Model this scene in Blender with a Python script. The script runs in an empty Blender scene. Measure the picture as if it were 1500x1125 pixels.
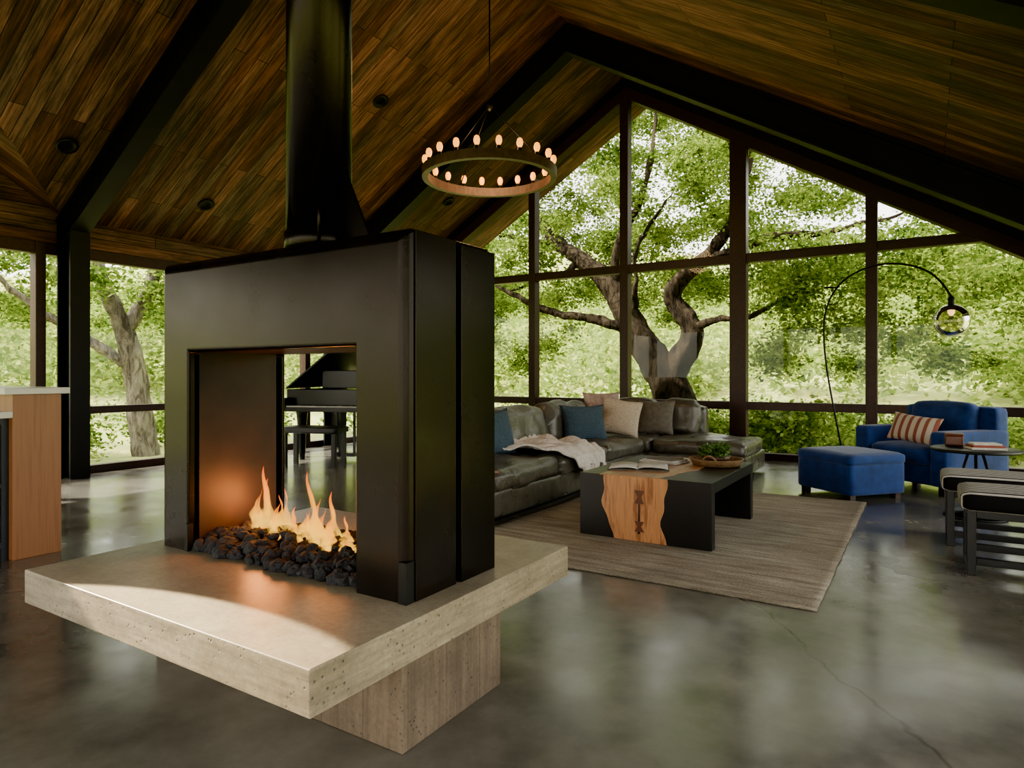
import bpy, bmesh, math, random
import numpy as np
from mathutils import Vector, Matrix, Euler, noise as mnoise
random.seed(7); np.random.seed(7)
scene = bpy.context.scene
COL = scene.collection

# ------------------------------------------------------------------ materials
def nt(name):
    m = bpy.data.materials.new(name); m.use_nodes = True
    t = m.node_tree; b = t.nodes['Principled BSDF']
    return m, t, b
def N(t, typ, **kw):
    n = t.nodes.new(typ)
    for k, v in kw.items():
        setattr(n, k, v)
    return n
def coords(t, kind='Object', scale=(1,1,1), rot=(0,0,0)):
    tc = N(t,'ShaderNodeTexCoord'); mp = N(t,'ShaderNodeMapping')
    mp.inputs['Scale'].default_value = scale; mp.inputs['Rotation'].default_value = rot
    t.links.new(tc.outputs[kind], mp.inputs['Vector']); return mp.outputs['Vector']
def noise(t, vec, scale, detail=4, rough=.55, dist=0):
    n = N(t,'ShaderNodeTexNoise'); n.inputs['Scale'].default_value = scale
    n.inputs['Detail'].default_value = detail; n.inputs['Roughness'].default_value = rough
    n.inputs['Distortion'].default_value = dist
    t.links.new(vec, n.inputs['Vector']); return n.outputs['Fac']
def ramp(t, fac, stops):
    r = N(t,'ShaderNodeValToRGB'); e = r.color_ramp.elements
    while len(e) < len(stops): e.new(.5)
    for i,(p,c) in enumerate(stops):
        e[i].position = p; e[i].color = (c[0],c[1],c[2],1) if len(c)==3 else c
    t.links.new(fac, r.inputs['Fac']); return r.outputs['Color']
def mixc(t, fac, a, b, mode='MIX'):
    n = N(t,'ShaderNodeMix', data_type='RGBA', blend_type=mode)
    def setin(sock, v):
        if hasattr(v,'is_linked') or hasattr(v,'links'): t.links.new(v, sock)
        elif isinstance(v,(int,float)): sock.default_value = v
        else: sock.default_value = (v[0],v[1],v[2],1)
    setin(n.inputs[0], fac); setin(n.inputs[6], a); setin(n.inputs[7], b)
    return n.outputs[2]
def bump(t, b, h, strength=.3, dist=.02):
    n = N(t,'ShaderNodeBump'); n.inputs['Strength'].default_value = strength
    n.inputs['Distance'].default_value = dist
    t.links.new(h, n.inputs['Height']); t.links.new(n.outputs['Normal'], b.inputs['Normal'])
def M(name, c1, c2=None, scale=6, rough=.5, metal=0, bmp=0, bscale=40, stretch=(1,1,1), sheen=0, rough2=None, detail=5, spec=.5, coat=0, bdist=.01):
    m, t, b = nt(name)
    b.inputs['Metallic'].default_value = metal; b.inputs['Roughness'].default_value = rough
    b.inputs['Specular IOR Level'].default_value = spec
    b.inputs['Coat Weight'].default_value = coat
    b.inputs['Sheen Weight'].default_value = sheen
    v = coords(t, 'Object', stretch)
    c2 = c2 or tuple(x*.75 for x in c1)
    f = noise(t, v, scale, detail)
    t.links.new(ramp(t, f, [(.3,c1),(.7,c2)]), b.inputs['Base Color'])
    if rough2 is not None:
        mr = N(t,'ShaderNodeMapRange'); t.links.new(f, mr.inputs['Value'])
        mr.inputs['From Min'].default_value=.3; mr.inputs['From Max'].default_value=.7
        mr.inputs['To Min'].default_value=rough; mr.inputs['To Max'].default_value=rough2
        t.links.new(mr.outputs[0], b.inputs['Roughness'])
    if bmp: bump(t, b, noise(t, v, bscale, 4), bmp, bdist)
    return m
def emis(name, col, s):
    m, t, b = nt(name); b.inputs['Base Color'].default_value=(*col,1)
    b.inputs['Emission Color'].default_value=(*col,1); b.inputs['Emission Strength'].default_value=s
    return m

def mk_floor():
    m,t,b = nt('polished_concrete')
    v = coords(t,'Object')
    f1 = noise(t, v, .8, 9, .60, .3); f2 = noise(t, v, 3.5, 10, .62)
    c = ramp(t, f1, [(.25,(.082,.080,.068)),(.5,(.145,.140,.120)),(.75,(.22,.208,.175))])
    c2 = ramp(t, f2, [(.25,(.60,.59,.57)),(.75,(1.30,1.26,1.21))])
    c = mixc(t, 1.0, c, c2, 'MULTIPLY')
    vo = N(t,'ShaderNodeTexVoronoi', feature='DISTANCE_TO_EDGE'); vo.inputs['Scale'].default_value=.33
    nz = N(t,'ShaderNodeTexNoise'); nz.inputs['Scale'].default_value=2.2; nz.inputs['Detail'].default_value=6
    t.links.new(v, nz.inputs['Vector'])
    va = N(t,'ShaderNodeVectorMath', operation='MULTIPLY_ADD'); t.links.new(nz.outputs['Color'], va.inputs[0])
    va.inputs[1].default_value=(.35,.35,0); t.links.new(v, va.inputs[2]); t.links.new(va.outputs[0], vo.inputs['Vector'])
    cr = ramp(t, vo.outputs['Distance'], [(0.0,(.3,.3,.27)),(.0016,(1,1,1))])
    c = mixc(t, .6, c, cr, 'MULTIPLY')
    t.links.new(c, b.inputs['Base Color'])
    mr = N(t,'ShaderNodeMapRange'); t.links.new(f2, mr.inputs['Value'])
    mr.inputs['From Min'].default_value=.3; mr.inputs['From Max'].default_value=.7
    mr.inputs['To Min'].default_value=.12; mr.inputs['To Max'].default_value=.26
    t.links.new(mr.outputs[0], b.inputs['Roughness'])
    b.inputs['Specular IOR Level'].default_value=.85
    bump(t, b, noise(t, v, 2.5, 4), .06, .01)
    return m
def mk_concrete(name, lo, hi, formed=False, rough=.45):
    m,t,b = nt(name); v = coords(t,'Object')
    f = noise(t, v, 4, 8, .6); c = ramp(t, f, [(.3,lo),(.7,hi)])
    sp = noise(t, v, 60, 5, .7); c = mixc(t, .5, c, ramp(t, sp, [(.35,(.65,.63,.6)),(.6,(1.1,1.1,1.1))]), 'MULTIPLY')
    vo = N(t,'ShaderNodeTexVoronoi'); vo.inputs['Scale'].default_value=48
    t.links.new(v, vo.inputs['Vector'])
    pm = noise(t, v, 9, 2)
    pits = ramp(t, vo.outputs['Distance'], [(.12,(0,0,0)),(.22,(1,1,1))])
    pmask = ramp(t, pm, [(.42,(1,1,1)),(.56,(0,0,0))])
    ge = N(t,'ShaderNodeNewGeometry'); sx = N(t,'ShaderNodeSeparateXYZ'); t.links.new(ge.outputs['Normal'], sx.inputs[0])
    pit = mixc(t, 1, pits, pmask, 'LIGHTEN'); pit = mixc(t, 1, pit, sx.outputs[2], 'LIGHTEN')
    c = mixc(t, .6, c, pit, 'MULTIPLY')
    if formed:
        g = coords(t,'Object',(30,30,1.5)); gf = noise(t, g, 1, 6, .7)
        c = mixc(t, .7, c, ramp(t, gf, [(.3,(.40,.37,.33)),(.7,(1.15,1.1,1.05))]), 'MULTIPLY')
        wv = N(t,'ShaderNodeTexBrick'); wv.inputs['Scale'].default_value=1; wv.inputs['Brick Width'].default_value=.19; wv.inputs['Row Height'].default_value=3; wv.inputs['Mortar Size'].default_value=.002; wv.offset=0
        wv.inputs['Color1'].default_value=(.75,.75,.75,1); wv.inputs['Color2'].default_value=(1,1,1,1); wv.inputs['Mortar'].default_value=(.4,.38,.35,1)
        s2 = N(t,'ShaderNodeSeparateXYZ'); t.links.new(v, s2.inputs[0]); ad=N(t,'ShaderNodeMath',operation='ADD'); t.links.new(s2.outputs[0],ad.inputs[0]); t.links.new(s2.outputs[1],ad.inputs[1])
        cb=N(t,'ShaderNodeCombineXYZ'); t.links.new(ad.outputs[0],cb.inputs[0]); cb.inputs[1].default_value=1; t.links.new(cb.outputs[0], wv.inputs['Vector'])
        c = mixc(t, .8, c, wv.outputs['Color'], 'MULTIPLY')
    else:
        g = coords(t,'Object',(2.0,2.0,26)); gf = noise(t, g, 2, 6, .7)
        side = mixc(t, sx.outputs[2], ramp(t, gf, [(.3,(.5,.48,.44)),(.7,(1.12,1.08,1.03))]), (1,1,1))
        c = mixc(t, .9, c, side, 'MULTIPLY')
        cl = noise(t, v, 1.8, 6, .65); c = mixc(t, .8, c, ramp(t, cl, [(.35,(.62,.61,.58)),(.65,(1.1,1.08,1.05))]), 'MULTIPLY')
        b.inputs['Specular IOR Level'].default_value=.4
    t.links.new(c, b.inputs['Base Color']); b.inputs['Roughness'].default_value=rough
    bump(t, b, pit, .6, .005)
    return m
def mk_ceiling():
    m,t,b = nt('reclaimed_wood_planks')
    uv = coords(t,'UV')
    br = N(t,'ShaderNodeTexBrick'); br.offset=.37; br.offset_frequency=2; br.squash=1
    br.inputs['Scale'].default_value=1; br.inputs['Brick Width'].default_value=2.3; br.inputs['Row Height'].default_value=.13
    br.inputs['Mortar Size'].default_value=.004; br.inputs['Mortar Smooth'].default_value=.1
    br.inputs['Color1'].default_value=(0,0,0,1); br.inputs['Color2'].default_value=(1,1,1,1); br.inputs['Mortar'].default_value=(.5,.5,.5,1)
    t.links.new(uv, br.inputs['Vector'])
    base = ramp(t, br.outputs['Color'], [(0,(.055,.030,.020)),(.3,(.125,.066,.042)),(.6,(.110,.082,.062)),(1,(.215,.118,.075))])
    g = N(t,'ShaderNodeMapping'); g.inputs['Scale'].default_value=(1.1,24,1); t.links.new(uv, g.inputs['Vector'])
    gf = noise(t, g.outputs[0], 1.6, 9, .72, .6)
    c = mixc(t, 1, base, ramp(t, gf, [(.32,(.12,.12,.12)),(.5,(.75,.74,.73)),(.68,(1.7,1.58,1.48))]), 'MULTIPLY')
    g3 = N(t,'ShaderNodeMapping'); g3.inputs['Scale'].default_value=(.7,2.5,1); t.links.new(uv, g3.inputs['Vector'])
    g2 = noise(t, g3.outputs[0], 1.4, 7, .65); c = mixc(t, .95, c, ramp(t, g2, [(.34,(.32,.37,.38)),(.66,(1.4,1.22,1.12))]), 'MULTIPLY')
    c = mixc(t, br.outputs['Fac'], c, (.006,.004,.003))
    t.links.new(c, b.inputs['Base Color']); b.inputs['Roughness'].default_value=.6; b.inputs['Specular IOR Level'].default_value=.25
    bump(t, b, gf, .3, .008)
    return m
def mk_wood(name, c1, c2, axis_scale=(2,14,14), rough=.4, wave=3.0, dist=1.2):
    m,t,b = nt(name); v = coords(t,'Object',axis_scale)
    f = noise(t, v, wave, 8, .6, dist)
    t.links.new(ramp(t, f, [(.25,c1),(.5,c2),(.6,tuple(x*.85+y*.15 for x,y in zip(c1,c2))),(.8,c2)]), b.inputs['Base Color'])
    b.inputs['Roughness'].default_value=rough; bump(t, b, f, .1, .003); return m
def mk_glass():
    m,t,b = nt('window_glass'); t.nodes.remove(b)
    tr = N(t,'ShaderNodeBsdfTransparent'); gl = N(t,'ShaderNodeBsdfGlossy'); gl.inputs['Roughness'].default_value=.01
    gl.inputs['Color'].default_value=(.9,1,.95,1)
    mx = N(t,'ShaderNodeMixShader'); fr = N(t,'ShaderNodeFresnel'); fr.inputs['IOR'].default_value=1.25
    t.links.new(fr.outputs[0], mx.inputs[0]); t.links.new(tr.outputs[0], mx.inputs[1]); t.links.new(gl.outputs[0], mx.inputs[2])
    t.links.new(mx.outputs[0], t.nodes['Material Output'].inputs[0]); return m
def mk_leaf(name, stops, trans=.5, sc=.8):
    m,t,b = nt(name); t.nodes.remove(b)
    v = coords(t,'Object'); f = noise(t, v, sc, 6, .7)
    at = N(t,'ShaderNodeAttribute', attribute_name='rnd')
    mx0 = N(t,'ShaderNodeMath', operation='MULTIPLY_ADD'); t.links.new(at.outputs['Fac'], mx0.inputs[0]); mx0.inputs[1].default_value=.5
    sub = N(t,'ShaderNodeMath', operation='SUBTRACT'); t.links.new(f, sub.inputs[0]); sub.inputs[1].default_value=.24
    t.links.new(sub.outputs[0], mx0.inputs[2])
    c = ramp(t, mx0.outputs[0], stops)
    d = N(t,'ShaderNodeBsdfDiffuse'); tl = N(t,'ShaderNodeBsdfTranslucent')
    t.links.new(c, d.inputs[0]); t.links.new(c, tl.inputs[0])
    mx = N(t,'ShaderNodeMixShader'); mx.inputs[0].default_value=trans
    t.links.new(d.outputs[0], mx.inputs[1]); t.links.new(tl.outputs[0], mx.inputs[2])
    t.links.new(mx.outputs[0], t.nodes['Material Output'].inputs[0]); return m
def mk_bark(name, dark, light, zs=.35):
    m,t,b = nt(name); v = coords(t,'Object',(1,1,zs))
    f = noise(t, v, 9, 8, .7, .8); c = ramp(t, f, [(.38,dark),(.62,light)])
    f2 = noise(t, v, 1.5, 4); c = mixc(t, .8, c, ramp(t, f2, [(.35,(.45,.45,.42)),(.65,(1.2,1.2,1.1))]), 'MULTIPLY')
    t.links.new(c, b.inputs['Base Color']); b.inputs['Roughness'].default_value=.95; b.inputs['Specular IOR Level'].default_value=.1
    bump(t, b, f, 1, .06); return m
def mk_steel():
    m,t,b = nt('blackened_steel'); v = coords(t,'Object')
    f = noise(t, v, 1.6, 7, .60, .8); f2 = noise(t, v, 3, 5, .6)
    c = ramp(t, f, [(.32,(.0032,.0028,.0025)),(.52,(.0055,.0042,.0034)),(.74,(.013,.0078,.005))])
    t.links.new(c, b.inputs['Base Color']); b.inputs['Metallic'].default_value=0; b.inputs['Specular IOR Level'].default_value=.17
    b.inputs['Specular Tint'].default_value=(1,.88,.78,1)
    mr = N(t,'ShaderNodeMapRange'); t.links.new(f2, mr.inputs['Value'])
    mr.inputs['From Min'].default_value=.3; mr.inputs['From Max'].default_value=.7
    mr.inputs['To Min'].default_value=.20; mr.inputs['To Max'].default_value=.30
    t.links.new(mr.outputs[0], b.inputs['Roughness'])
    return m

m_floor = mk_floor()
m_slab = mk_concrete('hearth_concrete', (.30,.25,.175), (.44,.39,.285), rough=.36)
m_block = mk_concrete('board_formed_concrete', (.13,.095,.062), (.24,.185,.125), True, .6)
m_ceil = mk_ceiling()
m_steel = mk_steel()
m_steel2 = M('black_painted_steel', (.004,.0042,.0045), (.0065,.0065,.007), 4, .5, 0, spec=.25)
m_soot = M('sooty_steel', (.012,.009,.008), (.035,.02,.013), 4, .5, spec=.3)
m_trim = M('dark_walnut_trim', (.020,.009,.006), (.038,.015,.009), 8, .45, stretch=(3,3,3), spec=.35)
m_leather = M('grey_leather', (.058,.054,.042), (.098,.090,.070), 5, .24, 0, .6, 7, rough2=.38, bdist=.03)
m_velvet = M('blue_velvet', (.004,.026,.115), (.010,.052,.205), 9, .8, sheen=.2, bmp=.1, spec=.3)
m_knitblue = M('blue_knit', (.022,.048,.075), (.06,.095,.125), 60, .9, bmp=.8, bscale=90)
m_cream = M('cream_weave', (.42,.34,.24), (.58,.5,.39), 50, .9, bmp=.9, bscale=70)
m_pink = M('patterned_cloth', (.25,.15,.12), (.42,.34,.3), 22, .9, bmp=.5)
m_grey = M('grey_cloth', (.10,.09,.075), (.16,.145,.12), 20, .9)
m_throw = M('white_knit', (.60,.55,.48), (.78,.74,.68), 40, .95, bmp=1, bscale=60)
m_black = M('black_lacquer', (.006,.006,.0065), (.009,.009,.009), 10, .4, spec=.35)
m_piano = M('piano_lacquer', (.003,.003,.0035), (.005,.005,.005), 10, .2, spec=.22)
m_ivory = M('ivory', (.35,.33,.28), None, 10, .4)
m_burl = mk_wood('live_edge_wood', (.20,.065,.016), (.56,.27,.10), (9,9,.9), .35, 2, .8)
m_burl_t = mk_wood('live_edge_wood_top', (.20,.075,.02), (.42,.20,.07), (9,.9,9), .35, 2, .8)
m_oak = mk_wood('kitchen_wood', (.21,.078,.020), (.29,.12,.036), (26,26,.7), .4, 1.5, .3)
m_navy = M('navy_cabinet', (.015,.018,.026), None, 5, .5)
m_counter = M('white_quartz', (.55,.53,.48), (.62,.6,.55), 5, .25)
m_paper = M('paper', (.65,.62,.56), (.4,.38,.34), 12, .7)
m_red = M('red_cover', (.3,.05,.03), None, 8, .5)
m_wicker = M('wicker', (.16,.09,.04), (.30,.19,.09), 60, .7, bmp=.8, bscale=120)
m_plant = M('succulent_green', (.04,.10,.02), (.11,.2,.04), 30, .5)
m_bark = mk_bark('oak_bark', (.008,.006,.0045), (.065,.050,.033))
m_bark2 = mk_bark('pale_bark', (.06,.05,.04), (.26,.23,.19))
m_glass = mk_glass()
m_bronze = M('rusted_iron', (.04,.024,.016), (.09,.05,.032), 12, .5, .3)
m_brownbox = M('brown_leather', (.12,.04,.02), None, 10, .4)
G = [(.0,(.014,.032,.004)),(.3,(.065,.125,.014)),(.6,(.22,.31,.042)),(1,(.50,.55,.14))]
m_leafA = mk_leaf('oak_leaves', G, .5)
m_leafB = mk_leaf('distant_leaves', [(0,(.05,.10,.015)),(.4,(.22,.31,.06)),(.7,(.44,.51,.13)),(1,(.65,.68,.28))], .4, .25)
m_grass = M('meadow_grass', (.26,.33,.08), (.46,.47,.16), .6, .95, bmp=.6, bscale=9)

def mk_rug():
    m,t,b = nt('rug_wool'); v = coords(t,'Object',(1.6,16,1)); f = noise(t, v, 1.2, 8, .75)
    v2 = coords(t,'Object'); f2 = noise(t, v2, 90, 3); f3 = noise(t, v2, 1.3, 3)
    c = ramp(t, f, [(.3,(.15,.118,.078)),(.5,(.32,.27,.195)),(.68,(.50,.44,.335))])
    c = mixc(t, .6, c, ramp(t, f2, [(.3,(.5,.5,.5)),(.7,(1.2,1.2,1.2))]), 'MULTIPLY')
    c = mixc(t, .6, c, ramp(t, f3, [(.35,(.65,.65,.65)),(.65,(1.2,1.2,1.2))]), 'MULTIPLY')
    t.links.new(c, b.inputs['Base Color']); b.inputs['Roughness'].default_value=.95
    bump(t, b, f2, .8, .01); return m
m_rug = mk_rug()
def mk_stripe(name, ca, cb, sc, axis=0, rough=.8, duty=.56):
    m,t,b = nt(name); v = coords(t,'Object'); sp = N(t,'ShaderNodeSeparateXYZ'); t.links.new(v, sp.inputs[0])
    mu = N(t,'ShaderNodeMath', operation='MULTIPLY'); t.links.new(sp.outputs[axis], mu.inputs[0]); mu.inputs[1].default_value=sc
    fr = N(t,'ShaderNodeMath', operation='FRACT'); t.links.new(mu.outputs[0], fr.inputs[0])
    c = ramp(t, fr.outputs[0], [(.0,ca),(duty,ca),(duty+.04,cb),(.97,cb)])
    t.links.new(c, b.inputs['Base Color']); b.inputs['Roughness'].default_value=rough; b.inputs['Specular IOR Level'].default_value=.2; return m
m_stoolfab = mk_stripe('striped_fabric', (.006,.006,.007), (.50,.47,.42), 27, 1, duty=.5)
m_redstripe = mk_stripe('striped_linen', (.50,.43,.33), (.25,.085,.055), 13, 0)
m_bulb = emis('bulb_glow', (1,.38,.035), 1.0)
m_fil = emis('lamp_filament', (1,.6,.25), 1.0)
def mk_flame():
    m,t,b = nt('flame'); t.nodes.remove(b)
    tc = N(t,'ShaderNodeTexCoord'); sp = N(t,'ShaderNodeSeparateXYZ'); t.links.new(tc.outputs['Generated'], sp.inputs[0])
    c = ramp(t, sp.outputs[2], [(0,(1,.25,.008)),(.15,(1,.56,.05)),(.5,(1,.42,.018)),(1,(1,.14,.002))])
    em = N(t,'ShaderNodeEmission'); t.links.new(c, em.inputs[0]); em.inputs[1].default_value=1.0
    tr = N(t,'ShaderNodeBsdfTransparent')
    f = noise(t, coords(t,'Object',(24,24,7)), 1.3, 4)
    lw = N(t,'ShaderNodeLayerWeight'); lw.inputs[0].default_value=.6
    ad = N(t,'ShaderNodeMath', operation='MULTIPLY'); t.links.new(f, ad.inputs[0]); ad.inputs[1].default_value=.75
    s = N(t,'ShaderNodeMath', operation='ADD'); t.links.new(ad.outputs[0], s.inputs[0]); t.links.new(lw.outputs['Facing'], s.inputs[1])
    s.use_clamp=True
    mx = N(t,'ShaderNodeMixShader'); t.links.new(s.outputs[0], mx.inputs[0]); t.links.new(em.outputs[0], mx.inputs[1]); t.links.new(tr.outputs[0], mx.inputs[2])
    t.links.new(mx.outputs[0], t.nodes['Material Output'].inputs[0]); return m
m_flame = mk_flame()
m_rock = M('lava_rock', (.010,.010,.012), (.030,.030,.036), 12, .85, bmp=1, bscale=60)
def mk_globe():
    m,t,b = nt('smoked_glass'); t.nodes.remove(b)
    tr = N(t,'ShaderNodeBsdfTransparent'); tr.inputs[0].default_value=(.93,.88,.80,1)
    gl = N(t,'ShaderNodeBsdfGlossy'); gl.inputs[1].default_value=.03
    mx = N(t,'ShaderNodeMixShader'); fr = N(t,'ShaderNodeFresnel'); fr.inputs[0].default_value=1.45
    t.links.new(fr.outputs[0], mx.inputs[0]); t.links.new(tr.outputs[0], mx.inputs[1]); t.links.new(gl.outputs[0], mx.inputs[2])
    t.links.new(mx.outputs[0], t.nodes['Material Output'].inputs[0]); return m
m_globe = mk_globe()

# ------------------------------------------------------------------ geometry helpers
def empty(name, loc=(0,0,0), rz=0):
    e = bpy.data.objects.new(name, None); COL.objects.link(e); e.location = loc; e.rotation_euler=(0,0,rz); e.empty_display_size=.1
    return e
def obj(name, verts, faces, mat, parent=None, smooth=False, bevel=0, mats=None):
    me = bpy.data.meshes.new(name); me.from_pydata([tuple(v) for v in verts], [], faces); me.update()
    o = bpy.data.objects.new(name, me); COL.objects.link(o)
    me.materials.append(mat)
    if parent: o.parent = parent
    if smooth: me.polygons.foreach_set('use_smooth',[True]*len(me.polygons))
    if bevel:
        b = o.modifiers.new('bevel','BEVEL'); b.width=bevel; b.segments=3; b.limit_method='ANGLE'
        me.polygons.foreach_set('use_smooth',[True]*len(me.polygons))
        w = o.modifiers.new('wn','WEIGHTED_NORMAL')
    return o
def boxvf(lo, hi, base=0):
    x0,y0,z0 = lo; x1,y1,z1 = hi
    v = [(x0,y0,z0),(x1,y0,z0),(x1,y1,z0),(x0,y1,z0),(x0,y0,z1),(x1,y0,z1),(x1,y1,z1),(x0,y1,z1)]
    f = [(0,3,2,1),(4,5,6,7),(0,1,5,4),(1,2,6,5),(2,3,7,6),(3,0,4,7)]
    return v, [tuple(i+base for i in q) for q in f]
def box(name, lo, hi, mat, parent=None, bevel=0):
    v,f = boxvf(lo,hi); return obj(name, v, f, mat, parent, bevel=bevel)
def boxes(name, lst, mat, parent=None, bevel=0):
    V=[];F=[]
    for lo,hi in lst:
        v,f = boxvf(lo,hi,len(V)); V+=v; F+=f
    return obj(name, V, F, mat, parent, bevel=bevel)
def prism_y(name, pts, y0, y1, mat, parent=None, bevel=0):
    n=len(pts); V=[(p[0],y0,p[1]) for p in pts]+[(p[0],y1,p[1]) for p in pts]
    F=[tuple(range(n)), tuple(range(2*n-1,n-1,-1))]+[(i,i+n,(i+1)%n+n,(i+1)%n) for i in range(n)]
    o=obj(name,V,F,mat,parent,bevel=bevel); fixn(o); return o
def prism_x(name, pts, x0, x1, mat, parent=None, bevel=0):
    n=len(pts); V=[(x0,p[0],p[1]) for p in pts]+[(x1,p[0],p[1]) for p in pts]
    F=[tuple(range(n)), tuple(range(2*n-1,n-1,-1))]+[(i,i+n,(i+1)%n+n,(i+1)%n) for i in range(n)]
    o=obj(name,V,F,mat,parent,bevel=bevel); fixn(o); return o
def prism_z(name, pts, z0, z1, mat, parent=None, bevel=0):
    n=len(pts); V=[(p[0],p[1],z0) for p in pts]+[(p[0],p[1],z1) for p in pts]
    F=[tuple(range(n)), tuple(range(2*n-1,n-1,-1))]+[(i,i+n,(i+1)%n+n,(i+1)%n) for i in range(n)]
    o=obj(name,V,F,mat,parent,bevel=bevel); fixn(o); return o
def fixn(o):
    bm=bmesh.new(); bm.from_mesh(o.data); bmesh.ops.recalc_face_normals(bm,faces=bm.faces); bm.to_mesh(o.data); bm.free()
def cyl(name, p0, p1, r, mat, parent=None, seg=20, r2=None, smooth=True):
    p0=Vector(p0); p1=Vector(p1); d=(p1-p0); L=d.length
    q=d.to_track_quat('Z','Y'); r2 = r if r2 is None else r2
    V=[];
    for k,(z,rr) in enumerate(((0,r),(L,r2))):
        for i in range(seg):
            a=2*math.pi*i/seg; V.append(p0+q@Vector((rr*math.cos(a),rr*math.sin(a),z)))
    F=[(i,(i+1)%seg,(i+1)%seg+seg,i+seg) for i in range(seg)]+[tuple(range(seg-1,-1,-1)),tuple(range(seg,2*seg))]
    o=obj(name,V,F,mat,parent)
    if smooth:
        for p in o.data.polygons:
            if len(p.vertices)==4: p.use_smooth=True
    return o
def lathe(name, prof, c, mat, parent=None, seg=28):
    V=[];F=[]
    for r,z in prof:
        for i in range(seg):
            a=2*math.pi*i/seg; V.append((c[0]+r*math.cos(a),c[1]+r*math.sin(a),c[2]+z))
    for k in range(len(prof)-1):
        for i in range(seg):
            F.append((k*seg+i,k*seg+(i+1)%seg,(k+1)*seg+(i+1)%seg,(k+1)*seg+i))
    F.append(tuple(range(seg-1,-1,-1))); F.append(tuple(range((len(prof)-1)*seg,len(prof)*seg)))
    return obj(name,V,F,mat,parent,smooth=True)
def rbox(name, c, dims, r, mat, parent=None, puff=0, cuts=9, rot=(0,0,0), wr=0, seed=0):
    bm=bmesh.new(); bmesh.ops.create_cube(bm,size=2)
    bmesh.ops.subdivide_edges(bm,edges=bm.edges[:],cuts=cuts,use_grid_fill=True)
    h=Vector(dims)/2; E=Euler(rot).to_matrix()
    for v in bm.verts:
        p=v.co.copy()
        q=Vector([math.copysign(abs(a)**.75,a) for a in p])
        w=Vector((q.x*h.x,q.y*h.y,q.z*h.z)); inn=Vector([max(-h[i]+r,min(h[i]-r,w[i])) for i in range(3)])
        d=w-inn
        if d.length>1e-6: w=inn+d.normalized()*r
        w.z += puff*(1-q.x**2)*(1-q.y**2)*(1 if q.z>0 else .3*-1)*abs(q.z)
        w.x += .35*puff*q.x*(1-q.z**2)*(1-q.y**2)
        w.y += .35*puff*q.y*(1-q.z**2)*(1-q.x**2)
        if wr:
            w += wr*mnoise.noise_vector(w*5+Vector((seed,seed,0)))
        v.co=Vector(c)+E@w
    me=bpy.data.meshes.new(name); bm.to_mesh(me); bm.free(); o=bpy.data.objects.new(name,me); COL.objects.link(o)
    me.materials.append(mat); me.polygons.foreach_set('use_smooth',[True]*len(me.polygons))
    if parent:o.parent=parent
    return o
def pillow(name, c, w, h, t, mat, parent=None, rot=(0,0,0), n=16):
    V=[];F=[]
    for s in (1,-1):
        for i in range(n+1):
            for j in range(n+1):
                u=-1+2*i/n; v=-1+2*j/n
                k=(1-abs(u)**2.6)*(1-abs(v)**2.6); k=max(k,0)**.55
                pu=u*(1-.10*(1-v*v)*abs(u)); pv=v*(1-.10*(1-u*u)*abs(v))
                V.append(Vector((pu*w/2, s*t/2*k, pv*h/2)))
    m=(n+1)**2
    for s in (0,1):
        for i in range(n):
            for j in range(n):
                a=s*m+i*(n+1)+j; q=(a,a+1,a+n+2,a+n+1); F.append(q if s==0 else q[::-1])
    o=obj(name,V,F,mat,parent,smooth=True)
    bm=bmesh.new(); bm.from_mesh(o.data); bmesh.ops.remove_doubles(bm,verts=bm.verts,dist=.0005); bmesh.ops.recalc_face_normals(bm,faces=bm.faces); bm.to_mesh(o.data); bm.free()
    o.location=c; o.rotation_euler=rot
    return o
def curve(name, pts, radii, mat, parent=None, res=6, bez=True, rough=0):
    cu=bpy.data.curves.new(name,'CURVE'); cu.dimensions='3D'; cu.bevel_depth=1; cu.bevel_resolution=4 if not rough else 8; cu.resolution_u=res
    sp=cu.splines.new('NURBS' if bez else 'POLY'); sp.points.add(len(pts)-1)
    for i,p in enumerate(pts):
        sp.points[i].co=(*p,1); sp.points[i].radius=radii[i] if hasattr(radii,'__len__') else radii
    if bez: sp.order_u=3; sp.use_endpoint_u=True
    cu.use_fill_caps=True
    tmp=bpy.data.objects.new(name,cu); COL.objects.link(tmp)
    dg=bpy.context.evaluated_depsgraph_get(); me=bpy.data.meshes.new_from_object(tmp.evaluated_get(dg))
    bpy.data.objects.remove(tmp); o=bpy.data.objects.new(name,me); COL.objects.link(o)
    me.materials.clear(); me.materials.append(mat); me.polygons.foreach_set('use_smooth',[True]*len(me.polygons))
    if rough:
        for v in me.vertices:
            v.co += rough*(mnoise.noise_vector(Vector((v.co.x*6,v.co.y*6,v.co.z*2.5)))+.4*mnoise.noise_vector(Vector((v.co.x*15,v.co.y*15,v.co.z*6))))
    if parent:o.parent=parent
    return o
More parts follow.
